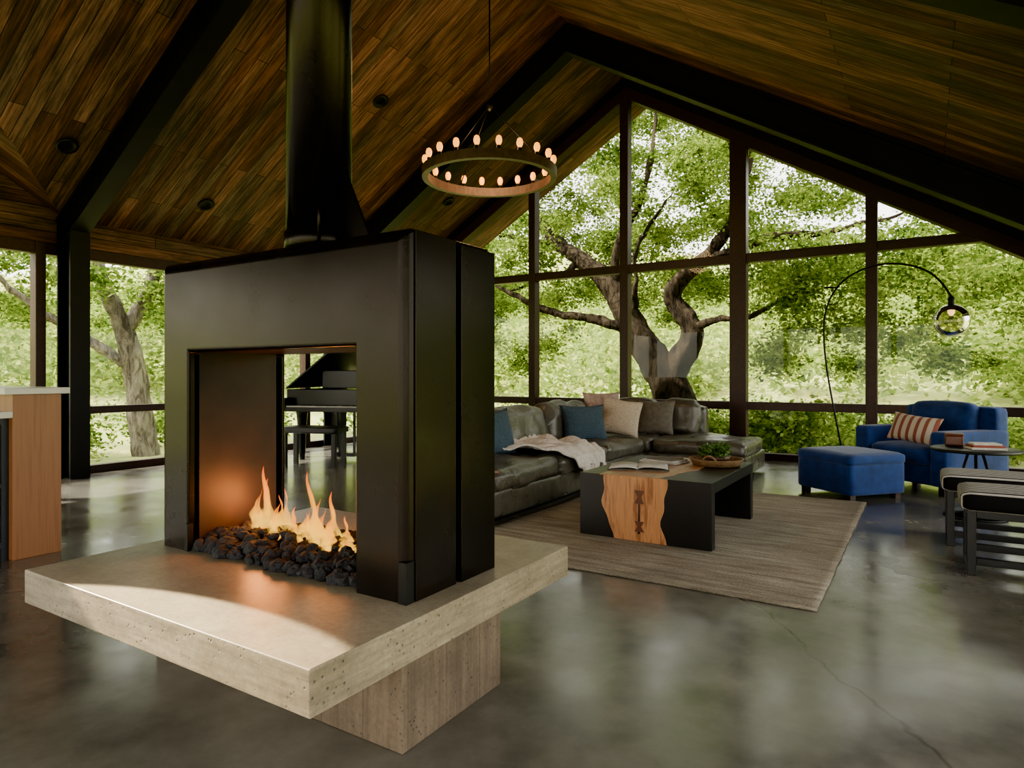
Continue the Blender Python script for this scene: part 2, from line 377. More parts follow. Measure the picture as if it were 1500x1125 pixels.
def leaves(name, blobs, n_per, size, mat, parent=None, shell=.5, aspect=.55):
    P=[]
    for (c,r,k) in blobs:
        n=int(n_per*k); d=np.random.normal(size=(n,3)); d/=np.linalg.norm(d,axis=1)[:,None]
        rad=np.random.rand(n)**shell; P.append(np.array(c)+d*rad[:,None]*np.array(r))
    P=np.concatenate(P); n=len(P)
    a=np.random.normal(size=(n,3)); a[:,2]*=.6; a/=np.linalg.norm(a,axis=1)[:,None]
    b=np.random.normal(size=(n,3)); b-= (a*b).sum(1)[:,None]*a; b/=np.linalg.norm(b,axis=1)[:,None]
    s=(size*(.6+.8*np.random.rand(n)))[:,None]
    V=np.stack([P-a*s, P-b*s*aspect, P+a*s, P+b*s*aspect],1).reshape(-1,3).astype('f')
    me=bpy.data.meshes.new(name); me.vertices.add(4*n); me.vertices.foreach_set('co',V.ravel())
    me.loops.add(4*n); me.loops.foreach_set('vertex_index',np.arange(4*n,dtype='i'))
    me.polygons.add(n); me.polygons.foreach_set('loop_start',np.arange(0,4*n,4,dtype='i'))
    me.update(); me.validate()
    at=me.attributes.new('rnd','FLOAT','FACE'); at.data.foreach_set('value',np.random.rand(n).astype('f'))
    me.materials.append(mat); o=bpy.data.objects.new(name,me); COL.objects.link(o)
    if parent:o.parent=parent
    return o

# ------------------------------------------------------------------ room constants
RX=-3.8; RZ=5.55; SL=.6
XL,XR,YG,YB=-8.25,1.3,9.3,-4.0
def zr(x): return RZ-SL*abs(x-RX)
ZE=zr(XL)

box('floor',(XL-.25,YB-.25,-.15),(XR+.25,YG+.3,0),m_floor)

def roof():
    V=[];F=[];UV=[]
    def add(pts, kind):
        b=len(V); 
        for x,y in pts:
            if kind=='m': z=zr(x); s=abs(x-RX)*math.hypot(1,SL); uv=(s,y)
            elif kind=='n': z=ZE+SL*(3.6-y); uv=((3.6-y)*math.hypot(1,SL), x)
            else: z=RZ-SL*(-.85-y); uv=((-.85-y)*math.hypot(1,SL), x)
            V.append((x,y,z)); UV.append(uv)
        F.append(tuple(range(b,len(V))))
    Y1=10.3
    add([(RX,Y1),(XL-.45,Y1),(XL-.45,3.6),(XL,3.6),(RX,-.85)],'m')
    add([(RX,-.85),(-6.95,YB),(RX,YB)],'m')
    add([(RX,YB),(XR+.45,YB),(XR+.45,Y1),(RX,Y1)],'m')
    add([(XL-.45,3.6),(XL,3.6),(RX,-.85),(XL-.45,-.85)][::-1],'n')
    add([(XL-.45,-.85),(RX,-.85),(-6.95,YB),(XL-.45,YB)][::-1],'s')
    o=obj('ceiling',V,F,m_ceil)
    uvl=o.data.uv_layers.new(name='UVMap')
    for p in o.data.polygons:
        for li in p.loop_indices: uvl.data[li].uv=UV[o.data.loops[li].vertex_index]
    Vo=[(x,y,z+.18) for x,y,z in V]; obj('roof_deck',Vo,[f[::-1] for f in F],m_steel2,o)
    return o
ceil=roof()

gw=empty('window_gable')
def vbar(x,w,z0,z1,y=YG,dep=.16): return ((x-w/2,y-dep/2,z0),(x+w/2,y+dep/2,z1))
XS=[(-8.2,.14),(-7.05,.09),(-5.43,.12),(-3.83,.13),(-2.17,.22),(-.567,.13),(1.25,.14)]
boxes('mullions',[vbar(x,w,0,zr(x)-.12) for x,w in XS],m_trim,gw,.006)
boxes('transoms',[((XL+.1,YG-.065,2.67),(.85,YG+.065,2.79)),((XL+.1,YG-.065,.665),(XR-.05,YG+.065,.775)),((XL+.1,YG-.07,0),(XR-.05,YG+.07,.09))],m_trim,gw,.005)
tk=.27
prism_y('rake_trim',[(XL,zr(XL)),(RX,RZ),(XR,zr(XR)),(XR,zr(XR)-tk),(RX,RZ-tk),(XL,zr(XL)-tk)],YG-.09,YG+.09,m_trim,gw)
prism_y('rake_soffit',[(XL,zr(XL)-.01),(RX,RZ-.01),(XR,zr(XR)-.01),(XR,zr(XR)-.10),(RX,RZ-.10),(XL,zr(XL)-.10)],YG-.16,YG-.0,m_steel2,gw)
obj('pane',[(XL,YG,.0),(XR,YG,.0),(XR,YG,zr(XR)-.1),(RX,YG,RZ-.1),(XL,YG,zr(XL)-.1)],[(0,1,2,3,4)],m_glass,gw)
ww=empty('window_west')
ysb=[(9.1,.12),(7.0,.10),(5.35,.10),(3.33,.10),(1.6,.09),(-.1,.09),(-1.9,.09),(-3.8,.12)]
boxes('mullions',[((XL-.07,y-w/2,0),(XL+.07,y+w/2,2.6)) for y,w in ysb],m_trim,ww,.005)
boxes('transoms',[((XL-.055,YB+.1,.69),(XL+.055,YG-.12,.775)),((XL-.06,YB+.1,0),(XL+.06,YG-.12,.09)),((XL-.055,YB+.1,2.47),(XL+.055,YG-.12,2.6))],m_trim,ww,.005)
obj('pane',[(XL,YB+.1,0),(XL,YG-.12,0),(XL,YG-.12,2.55),(XL,YB+.1,2.55)],[(0,1,2,3)],m_glass,ww)
wl=prism_x('wall_west',[(YG-.1,2.6),(YG-.1,ZE+.02),(3.6,ZE+.02),(-.85,RZ),(YB,RZ-SL*3.15),(YB,2.6)],XL-.06,XL+.05,m_ceil)
uvl=wl.data.uv_layers.new(name='UVMap')
for p in wl.data.polygons:
    for li in p.loop_indices:
        c=wl.data.vertices[wl.data.loops[li].vertex_index].co; uvl.data[li].uv=(c.y,c.z)
we=empty('window_east')
boxes('mullions',[((XR-.07,y-.06,0),(XR+.07,y+.06,zr(XR))) for y in (9.1,7.3,5.5,3.7,1.9,.1,-1.7,-3.8)],m_trim,we)
boxes('transoms',[((XR-.06,YB+.1,.69),(XR+.06,YG-.12,.775)),((XR-.06,YB+.1,0),(XR+.06,YG-.12,.09)),((XR-.07,YB+.1,zr(XR)-.2),(XR+.07,YG-.12,zr(XR)))],m_trim,we)
obj('pane',[(XR,YB+.1,0),(XR,YG-.12,0),(XR,YG-.12,2.4),(XR,YB+.1,2.4)],[(0,1,2,3)],m_glass,we)
wb=empty('window_back')
boxes('mullions',[((x-.06,YB-.08,0),(x+.06,YB+.08,2.75)) for x in (-8.2,-6.6,-5.2,-3.8,-2.3,-.8,1.2)],m_trim,wb)
boxes('transoms',[((XL,YB-.06,2.6),(XR,YB+.06,2.75)),((XL,YB-.06,0),(XR,YB+.06,.09))],m_trim,wb)
obj('pane',[(XL,YB,0),(XR,YB,0),(XR,YB,2.6),(XL,YB,2.6)],[(0,1,2,3)],m_glass,wb)
wk=prism_y('wall_back',[(XL,2.76),(.85,2.76),(RX,RZ),(-6.95,zr(-6.95)),(XL,RZ-SL*3.15)],YB-.06,YB+.04,m_ceil)
uvl=wk.data.uv_layers.new(name='UVMap')
for p in wk.data.polygons:
    for li in p.loop_indices:
        c=wk.data.vertices[wk.data.loops[li].vertex_index].co; uvl.data[li].uv=(c.x,c.z)

def frame(name,y,dep=.34,fw=.2):
    e=empty(name)
    def arm(nm,z0,z1,hw):
        prism_y(nm,[(XL+.05,zr(XL)-z0-.0),(RX,RZ-z0),(XR-.05,zr(XR-.05)-z0),(XR-.05,zr(XR-.05)-z1),(RX,RZ-z1),(XL+.05,zr(XL)-z1)],y-hw,y+hw,m_steel2,e)
    arm('top_flange',.005,.04,fw/2); arm('web',.04,dep,.02); arm('bottom_flange',dep,dep+.03,fw/2)
    boxes('column_west',[((XL+.08,y-fw/2,0),(XL+.11,y+fw/2,zr(XL)-.05)),((XL+.11,y-.02,0),(XL+.36,y+.02,zr(XL+.3)-.2)),((XL+.36,y-fw/2,0),(XL+.39,y+fw/2,zr(XL+.3)-dep+.05))],m_steel2,e)
    boxes('column_east',[((XR-.36,y-fw/2,0),(XR-.33,y+fw/2,zr(XR)-.1)),((XR-.33,y-.02,0),(XR-.1,y+.02,zr(XR)-.1)),((XR-.1,y-fw/2,0),(XR-.075,y+fw/2,zr(XR)-.05))],m_steel2,e)
    return e
frame('steel_frame',7.4); frame('steel_frame',3.58); frame('steel_frame',-.85)

def downlight(x,y,n=1):
    z=zr(x); a=math.atan(SL)*(1 if x<RX else -1)
    e=empty('recessed_downlight',(x,y,z)); e.rotation_euler=(0,-a,0)
    lathe('housing',[(.10,-.004),(.10,-.02),(.075,-.02),(.06,-.006),(.055,-.004)],(0,0,0),m_steel2,e)
for x,y in ((-5.6,5.9),(-6.7,5.5),(-7.6,4.9),(-7.1,6.2),(-1.3,4.7),(-7.3,3.2),(-6.5,8.4)): downlight(x,y)

# ------------------------------------------------------------------ fireplace
fp=empty('fireplace')
box('hearth_slab',(-2.77,1.075,.32),(-1.25,2.42,.44),m_slab,fp,.004)
box('hearth_base',(-2.67,1.50,0),(-1.335,2.04,.32),m_block,fp,.004)
x0,x1,y0,y1,zb,zt=-2.70,-1.348,1.535,2.01,.44,1.605
ox0,ox1,oz=-2.504,-1.57,1.24
ym=1.79
prism_y('firebox_core',[(x0+.02,zb),(ox0,zb),(ox0,oz),(ox1,oz),(ox1,zb),(x1-.02,zb),(x1-.02,zt-.02),(x0+.02,zt-.02)],y0+.03,y1-.02,m_soot,fp)
def surround(nm,ya,yb,s):
    g=.03
    out=[(x0,zb),(x0,zt),(x1,zt),(x1,zb)]; face=[(x0+g,zb),(x0+g,zt-g),(x1-g,zt-g),(x1-g,zb)]
    inn=[(ox0,zb),(ox0,oz),(ox1,oz),(ox1,zb)]
    V=[(a,yb,b) for a,b in out]+[(a,ya+s*.02,b) for a,b in out]+[(a,ya,b) for a,b in face]+[(a,ya,b) for a,b in inn]+[(a,ya+s*.05,b) for a,b in inn]
    F=[]
    for k in range(4):
        for i in range(3):
            q=(k*4+i,k*4+i+1,k*4+i+5,k*4+i+4); F.append(q)
    o=obj(nm,V,F,m_steel,fp); fixn(o)
    b=o.modifiers.new('b','BEVEL'); b.width=.012; b.segments=4; b.limit_method='ANGLE'; b.angle_limit=.3
    o.data.polygons.foreach_set('use_smooth',[True]*len(o.data.polygons)); o.modifiers.new('w','WEIGHTED_NORMAL')
surround('surround_front',y0,ym-.006,1)
surround('surround_rear',y1,ym+.006,-1)
box('side_panel_front',(x1-.004,y0+.035,zb),(x1+.006,ym-.012,zt-.004),m_steel,fp,.002)
box('side_panel_rear',(x1-.004,ym+.012,zb),(x1+.010,y1-.004,zt-.012),m_steel,fp,.002)
boxes('corner_brackets',[((x1-.03,y0-.008,zb),(x1+.004,y0+.03,zb+.13)),((ox0-.012,y0-.006,zb),(ox0+.008,y0+.02,zb+.11))],m_steel2,fp,.002)
boxes('burner_tray',[((ox0,y0+.05,zb),(ox1,y1-.05,zb+.01))],m_soot,fp)
def rocks():
    V=[];F=[]
    for k in range(620):
        x=random.uniform(ox0+.02,ox1-.02); y=random.uniform(y0+.01,y1-.01)
        r=random.uniform(.014,.032); layer=random.random()
        cen=1-abs((y-(y0+y1)/2)/.24)**2
        z=zb+.012+layer*.055*max(cen,.25)
        bm=bmesh.new(); bmesh.ops.create_icosphere(bm,subdivisions=2,radius=r)
        sd=Vector((random.random()*50,random.random()*50,0)); sc=Vector((random.uniform(.8,1.2),random.uniform(.8,1.2),random.uniform(.7,1)))
        b=len(V)
        for v in bm.verts:
            p=v.co*(1+.45*mnoise.noise(v.co/r*1.3+sd)+.2*mnoise.noise(v.co/r*3.2+sd)); V.append((x+p.x*sc.x,y+p.y*sc.y,max(z+p.z*sc.z,zb+.002)))
        F+=[tuple(v.index+b for v in f.verts) for f in bm.faces]; bm.free()
    return obj('lava_rocks',V,F,m_rock,fp)
rocks()
def flames():
    L=[(-2.39,1.77,.19,.050,.02),(-2.35,1.80,.28,.066,-.01),(-2.31,1.76,.24,.062,.02),(-2.27,1.80,.20,.056,.03),(-2.23,1.74,.15,.052,.02),(-2.19,1.79,.13,.050,.03),(-2.14,1.76,.10,.050,.02),
       (-2.09,1.78,.13,.050,.0),(-2.05,1.80,.28,.050,-.04),(-2.01,1.75,.19,.056,.02),(-1.97,1.73,.16,.054,.03),(-1.92,1.73,.14,.054,.03),(-1.88,1.70,.13,.050,.03),(-1.83,1.73,.10,.046,.03),(-1.79,1.76,.08,.040,.02),
       (-2.33,1.84,.16,.050,.01),(-2.0,1.84,.20,.046,.0),(-1.92,1.82,.12,.044,.02),(-2.18,1.84,.10,.044,.02),(-1.73,1.75,.06,.030,.01)]
    for k,(x,y,h,w,ln) in enumerate(L):
        V=[];F=[];n=30;s=14; ph=random.random()*6
        for i in range(n+1):
            t=i/n
            r=w*max(0,(1-t))**.95*(.55+.6*math.sin(math.pi*min(1,.1+t*1.5)))*(1+.20*math.sin(t*8+ph)+.12*math.sin(t*19+ph*2))
            cx=x+ln*t+.024*math.sin(t*3.5+ph)*t*(h/.25)+.005*math.sin(t*12+ph); cy=y+.012*math.cos(t*4+ph)*t
            for j in range(s):
                a=2*math.pi*j/s; rr=r*(1+.3*math.sin(2*a+t*7+ph)+.14*math.sin(5*a-t*9)); V.append((cx+rr*math.cos(a),cy+.5*rr*math.sin(a),zb+.04+h*t))
        for i in range(n):
            for j in range(s): F.append((i*s+j,i*s+(j+1)%s,(i+1)*s+(j+1)%s,(i+1)*s+j))
        obj('flame_%d'%(k+1),V,F,m_flame,fp,smooth=True)
flames()
fc=(-2.01,1.775)
cyl('flue_pipe',(fc[0],fc[1],zt-.02),(fc[0],fc[1],zr(fc[0])+.1),.124,m_steel,fp,48)
lathe('flue_collar',[(.131,0),(.131,.095),(.127,.10),(.124,.10)],(fc[0],fc[1],zt-.004),m_steel,fp,48)
prism_y('gusset_plate',[(fc[0]+.12,zt-.003),(fc[0]+.30,zt-.003),(fc[0]+.14,zt+.33),(fc[0]+.12,zt+.33)],fc[1]-.006,fc[1]+.006,m_steel,fp)
cyl('damper_rod',(fc[0]+.10,fc[1]-.09,zt-.003),(fc[0]+.10,fc[1]-.09,zt+.30),.006,m_steel,fp,10)
prism_y('gusset_plate_west',[(fc[0]-.12,zt-.003),(fc[0]-.26,zt-.003),(fc[0]-.12,zt+.12)],fc[1]-.006,fc[1]+.006,m_steel,fp)
for nm,e,p in (('fire_light',3.6,(-2.37,1.80,.62)),('ember_light',.7,(-1.95,1.76,.58))):
    l=bpy.data.lights.new(nm,'POINT'); l.energy=e; l.color=(1,.32,.06); l.shadow_soft_size=.08
    lo=bpy.data.objects.new(nm,l); COL.objects.link(lo); lo.location=p; lo.parent=fp

# ------------------------------------------------------------------ rug + coffee table
def rugf():
    nx,ny=60,60; V=[];F=[]
    X0,X1,Y0,Y1=-2.72,-.445,3.466,6.6
    for i in range(nx+1):
        for j in range(ny+1):
            x=X0+(X1-X0)*i/nx; y=Y0+(Y1-Y0)*j/ny
            e=.006*mnoise.noise(Vector((x*6,y*6,0))) if i in(0,nx) or j in(0,ny) else 0
            V.append((x+e,y+e,.014+.0015*mnoise.noise(Vector((x*9,y*9,3)))))
    for i in range(nx):
        for j in range(ny): a=i*(ny+1)+j; F.append((a,a+ny+1,a+ny+2,a+1))
    o=obj('area_rug',V,F,m_rug,smooth=True); s=o.modifiers.new('s','SOLIDIFY'); s.thickness=.012; s.offset=-1
rugf()
ct=empty('coffee_table',(-1.62,4.8125,.0165)); hx,hy,H=.4665,.5875,.435
boxes('frame',[((-hx,-hy,0),(hx,-hy+.075,H)),((-hx,hy-.075,0),(hx,hy,H)),((-hx,-hy+.075,H-.075),(hx,hy-.075,H))],m_black,ct,.003)
def wob(z,ph): return .012*math.sin(z*16+ph)+.008*math.sin(z*37+ph*2)
zz=[H*i/14 for i in range(15)]
def front_in(nm,ya,yb):
    L=[(-.27+.05*math.exp(-((z-.02)/.12)**2)+wob(z,1)-.02*z/H,z) for z in zz]; R=[(.15+.05*(abs(z-.2)/.2)**2*.6-.01+wob(z,3),z) for z in zz]
    prism_y(nm,L+R[::-1],ya,yb,m_burl,ct)
front_in('inlay_front',-hy-.003,-hy+.01); front_in('inlay_rear',hy-.077,hy-.07)
yy=[-hy-.002+2*hy*i/24 for i in range(25)]
prism_z('inlay_top',[(-.29+.03*math.sin(y*5)+wob(y,1),y) for y in yy]+[(.17+.05*math.sin(y*4+1)+wob(y,2),y) for y in yy[::-1]],H-.005,H+.0025,m_burl_t,ct)
def bow(nm,z,w,h):
    prism_y(nm,[(-w-.02,z-h),(w-.02,z-h),(w*.35-.02,z),(w-.02,z+h),(-w-.02,z+h),(-w*.35-.02,z)],-hy-.006,-hy,m_brownbox,ct)
bow('butterfly_key_1',.30,.035,.045); bow('butterfly_key_2',.10,.035,.035)
obj('crack',[(-.032,-hy-.0035,.05),(-.014,-hy-.0035,.05),(-.020,-hy-.0035,.435)],[(0,1,2)],m_black,ct)
T=.0165+H+.0045
bk=empty('open_book',(-1.80,4.62,T),math.radians(20))
def page(s):
    V=[];F=[];n=10
    for i in range(n+1):
        x=s*.21*i/n; z=.010+.018*math.sin(math.pi*min(1,(i/n)*1.0))**.6*(1-i/n*.5)
        for y in (-.14,.14): V+= [(x,y,z)]
    for i in range(n): F.append((2*i,2*i+1,2*i+3,2*i+2))
    o=obj('pages_%s'%('left' if s<0 else 'right'),V,F,m_paper,bk,smooth=True); q=o.modifiers.new('s','SOLIDIFY'); q.thickness=.005
page(-1);page(1); box('cover',(-.22,-.15,0),(.22,.15,.004),m_grey,bk)
mg=empty('magazine_stack',(-1.75,5.04,T),math.radians(-12))
box('magazine_1',(-.16,-.11,0),(.16,.11,.012),m_paper,mg,.002); box('magazine_2',(-.13,-.12,.013),(.15,.10,.024),m_paper,mg,.002); box('magazine_3',(-.1,-.1,.025),(.12,.09,.032),m_grey,mg,.002)
tr=empty('woven_tray',(-1.36,5.10,T))
lathe('tray',[(.05,.0),(.17,.0),(.20,.045),(.205,.05),(.19,.05),(.165,.012),(.03,.01)],(0,0,0),m_wicker,tr,40)
for s in (1,-1):
    curve('handle_%d'%(1 if s>0 else 2),[(-.05,s*.185,.045),(-.03,s*.20,.085),(.03,s*.20,.085),(.05,s*.185,.045)],.007,m_wicker,tr)
pl=empty('potted_succulent',(-1.36,5.12,T+.014))
lathe('bowl',[(.05,0),(.09,.02),(.105,.055),(.1,.055),(.08,.05),(.01,.048)],(0,0,0),m_bronze,pl,28)
leaves('foliage',[((random.uniform(-.09,.09),random.uniform(-.09,.09),.085+random.uniform(-.01,.03)),(.05,.05,.045),1) for _ in range(20)],130,.012,m_plant,pl,.5,.6)

# ------------------------------------------------------------------ sofa
so=empty('sectional_sofa')
FX,BX=-2.75,-3.78
rbox('base_west',((FX+BX)/2,6.15,.15),(FX-BX-.04,4.3,.22),.03,m_leather,so)
rbox('base_north',(-2.7,7.78,.15),(2.15,1.04,.22),.03,m_leather,so)
rbox('plinth_west',((FX+BX)/2-.02,6.1,.03),(.85,4.0,.055),.01,m_black,so); rbox('plinth_north',(-2.7,7.78,.03),(1.95,.85,.055),.01,m_black,so)
rbox('back_west',(BX+.09,6.2,.42),(.2,4.3,.56),.06,m_leather,so,wr=.008)
rbox('back_north',(-3.05,8.22,.44),(1.5,.2,.64),.06,m_leather,so,wr=.008)
rbox('arm_west',(-3.28,4.07,.33),(1.04,.2,.42),.07,m_leather,so)
ys=[4.15,5.18,6.21,7.24]
for i in range(3):
    rbox('seat_cushion_%d'%(i+1),(-3.21,(ys[i]+ys[i+1])/2,.325),(.94,1.02,.17),.06,m_leather,so,.03,16,wr=.022,seed=i)
for i,(a,b) in enumerate(((-3.7,-2.68),(-2.68,-1.62))):
    rbox('seat_cushion_%d'%(i+4),((a+b)/2,7.72,.325),(b-a-.01,.98,.17),.06,m_leather,so,.03,16,wr=.022,seed=5+i)
for i in range(3):
    rbox('back_cushion_%d'%(i+1),(-3.54,(ys[i]+ys[i+1])/2,.60),(.24,.98,.42),.09,m_leather,so,.03,16,rot=(0,math.radians(-10),0),wr=.035,seed=9+i)
for i,(a,b) in enumerate(((-3.45,-2.85),(-2.85,-2.33))):
    rbox('back_cushion_%d'%(i+4),((a+b)/2,8.04,.60),(b-a-.02,.24,.42),.09,m_leather,so,.03,16,rot=(math.radians(-10),0,0),wr=.035,seed=19+i)
pillow('throw_pillow',(-3.30,4.95,.62),.46,.44,.16,m_knitblue,None,(math.radians(-16),0,math.radians(80)))
pillow('throw_pillow',(-3.22,6.62,.60),.54,.44,.17,m_knitblue,None,(math.radians(-20),0,math.radians(50)))
pillow('throw_pillow',(-3.05,7.25,.64),.48,.46,.17,m_cream,None,(math.radians(-20),math.radians(8),math.radians(18)))
pillow('throw_pillow',(-3.32,7.35,.72),.5,.44,.15,m_pink,None,(math.radians(-16),0,math.radians(50)))
pillow('throw_pillow',(-2.80,7.75,.62),.46,.44,.16,m_grey,None,(math.radians(-18),0,math.radians(8)))
def throw():
    nu,nv=60,44; V=[];F=[]
    path=[(-3.42,.52),(-3.36,.47),(-3.2,.462),(-2.95,.465),(-2.78,.45),(-2.69,.40),(-2.67,.3),(-2.665,.17)]
    L=[0]
    for i in range(1,len(path)): L.append(L[-1]+math.dist(path[i],path[i-1]))
    def at(s):
        for i in range(1,len(path)):
            if s<=L[i]+1e-9:
                t=(s-L[i-1])/(L[i]-L[i-1]); return [path[i-1][k]*(1-t)+path[i][k]*t for k in (0,1)]
        return list(path[-1])
    for i in range(nu+1):
        s=L[-1]*i/nu
        for j in range(nv+1):
            t=j/nv; w=1.05-.6*(i/nu)**1.5; yc=5.35+.35*(i/nu)
            y=yc+(t-.5)*w+.04*mnoise.noise(Vector((s*4,t*3,1)))
            x,z=at(min(s,L[-1]*(.86+.14*math.sin(t*9)**2)))
            f=abs(mnoise.noise(Vector((s*3.5+t*3,t*8,0))))*.09
            if s>L[-1]*.68: x+=f*.8+.01
            else: z+=f+.008
            V.append((x,y,z))
    for i in range(nu):
        for j in range(nv): a=i*(nv+1)+j; F.append((a,a+1,a+nv+2,a+nv+1))
    o=obj('throw_blanket',V,F,m_throw,smooth=True); s=o.modifiers.new('s','SOLIDIFY'); s.thickness=.012; s.offset=1
throw()

# ------------------------------------------------------------------ armchair + ottoman
ac=empty('armchair',(.03,7.92,0),math.radians(-38.7))
rbox('base',(0,0,.18),(.98,.80,.20),.03,m_velvet,ac)
rbox('seat_cushion',(0,-.08,.36),(.66,.70,.17),.05,m_velvet,ac,.03)
rbox('arm_left',(-.43,-.01,.345),(.19,.84,.53),.04,m_velvet,ac); rbox('arm_right',(.43,-.01,.345),(.19,.84,.53),.04,m_velvet,ac)
rbox('back',(0,.35,.46),(.98,.20,.74),.05,m_velvet,ac); rbox('back_cushion',(0,.20,.64),(.66,.19,.44),.07,m_velvet,ac,.02,rot=(math.radians(-10),0,0))
boxes('legs',[((sx*.42-.03,sy*.34-.03,0),(sx*.42+.03,sy*.34+.03,.09)) for sx in(-1,1) for sy in(-1,1)],m_trim,ac)
pillow('lumbar_pillow',(-.10,7.76,.60),.50,.30,.14,m_redstripe,None,(math.radians(-22),math.radians(6),math.radians(-30)))
ot=empty('ottoman',(-.62,7.08,0),math.radians(-41))
rbox('body',(0,0,.19),(.68,.64,.30),.03,m_velvet,ot); rbox('cushion_top',(0,0,.365),(.70,.66,.11),.045,m_velvet,ot,.015)
boxes('legs',[((sx*.28-.03,sy*.26-.03,0),(sx*.28+.03,sy*.26+.03,.06)) for sx in(-1,1) for sy in(-1,1)],m_trim,ot)

st=empty('side_table',(.34,6.45,0))
lathe('top',[(.30,.53),(.31,.535),(.31,.55),(.30,.555)],(0,0,0),m_black,st,48)
for k in range(3):
    a=k*2.094+.5; cyl('leg_%d'%(k+1),(.05*math.cos(a),.05*math.sin(a),.53),(.2*math.cos(a),.2*math.sin(a),.0),.011,m_steel2,st,10)
lathe('base_ring',[(.21,.0),(.215,.01),(.19,.012),(.185,.0)],(0,0,0),m_steel2,st,36)
sb=empty('book_stack',(.40,6.38,.557),math.radians(15))
box('book_1',(-.12,-.09,0),(.12,.09,.018),m_paper,sb,.003); box('book_2',(-.11,-.08,.019),(.11,.085,.034),m_red,sb,.003); box('book_3',(-.1,-.07,.035),(.09,.07,.05),m_paper,sb,.003)
dc=empty('keepsake_box',(.20,6.55,.557)); rbox('body',(0,0,.045),(.13,.10,.085),.012,m_brownbox,dc); rbox('lid',(0,0,.095),(.135,.105,.02),.008,m_brownbox,dc)

def stool(x,y):
    e=empty('upholstered_stool',(x,y,0)); w,d=.56,.42
    rbox('seat',(w/2,d/2,.42),(w+.06,d+.06,.11),.035,m_stoolfab,e,.012)
    L=[]
    for sx in (0,w-.045):
        for sy in (0,d-.045): L.append(((sx,sy,0),(sx+.045,sy+.045,.37)))
        L.append(((sx+.004,.045,.0),(sx+.041,d-.045,.04))); L.append(((sx+.004,.045,.325),(sx+.041,d-.045,.37)))
    for sy in (0,d-.045):
        L.append(((.045,sy+.004,.06),(w-.045,sy+.041,.10))); L.append(((.045,sy+.004,.325),(w-.045,sy+.041,.37)))
    boxes('frame',L,m_black,e,.004)
stool(.20,4.58); stool(.12,5.28)

al=empty('arc_floor_lamp')
lathe('base',[(.0,0),(.17,0),(.17,.025),(.16,.03),(.0,.03)],(-.80,8.72,0),m_steel2,al,36)
curve('arc_stem',[(-.80,8.72,.02),(-.93,8.72,.7),(-1.04,8.68,1.45),(-1.02,8.6,1.95),(-.80,8.45,2.27),(-.42,8.28,2.38),(-.08,8.14,2.30),(.14,8.04,2.12),(.22,8.0,1.93)],.011,m_steel2,al,10)
lathe('socket',[(.02,-.06),(.03,-.05),(.03,.02),(.015,.04),(.01,.05)],(.22,8.0,1.90),m_steel2,al,20)
pr=[(.03*1,.165)]+[(.165*math.sin(a),.165*math.cos(a)) for a in [math.radians(x) for x in range(14,176,9)]]
lathe('glass_globe',pr,(.22,8.0,1.69),m_globe,al,36)
lathe('bulb',[(.008,.06),(.02,.05),(.032,.01),(.03,-.02),(.015,-.045),(.002,-.05)],(.22,8.0,1.79),m_fil,al,16)

# chandelier
ch=empty('ring_chandelier',(RX,5.6,3.2))
R=.66
lathe('ring',[(R-.03,-.045),(R+.03,-.045),(R+.034,.045),(R-.028,.045),(R-.03,-.045)],(0,0,0),m_bronze,ch,72)
rg=[o for o in ch.children if o.name.startswith('ring')][0]
bm=bmesh.new(); bm.from_mesh(rg.data); bmesh.ops.delete(bm,geom=[f for f in bm.faces if len(f.verts)>4],context='FACES'); bm.to_mesh(rg.data); bm.free()
for p in rg.data.polygons: p.use_smooth=False
def multi_lathe(nm,prof,cs,mat,seg=14):
    V=[];F=[]
    for c in cs:
        b=len(V)
        for r,z in prof:
            for i in range(seg):
                a=2*math.pi*i/seg; V.append((c[0]+r*math.cos(a),c[1]+r*math.sin(a),c[2]+z))
        for k in range(len(prof)-1):
            for i in range(seg): F.append((b+k*seg+i,b+k*seg+(i+1)%seg,b+(k+1)*seg+(i+1)%seg,b+(k+1)*seg+i))
    return obj(nm,V,F,mat,ch,smooth=True)
cs=[(R*math.cos(2*math.pi*k/20+.1),R*math.sin(2*math.pi*k/20+.1),.045) for k in range(20)]
multi_lathe('sockets',[(.018,0),(.02,.035),(.001,.036)],cs,m_steel2)
multi_lathe('bulbs',[(.014,.035),(.028,.065),(.031,.09),(.022,.12),(.001,.132)],cs,m_bulb)
for k in range(3):
    a=k*2.094+.6; cyl('chain_%d'%(k+1),(R*math.cos(a),R*math.sin(a),.04),(0,0,.72),.006,m_steel2,ch,8)
lathe('hub',[(.01,.66),(.035,.69),(.035,.74),(.01,.78)],(0,0,0),m_steel2,ch,16)
cyl('cable',(0,0,.72),(0,0,RZ-3.2-.02),.008,m_steel2,ch,8)
lathe('ceiling_canopy',[(.01,-.12),(.07,-.10),(.075,-.02),(.01,0)],(0,0,RZ-3.2-.03),m_steel2,ch,24)
l=bpy.data.lights.new('chandelier_light','POINT'); l.energy=22; l.color=(1,.58,.26); l.shadow_soft_size=.25
lo=bpy.data.objects.new('chandelier_light',l); COL.objects.link(lo); lo.location=(0,0,.2); lo.parent=ch

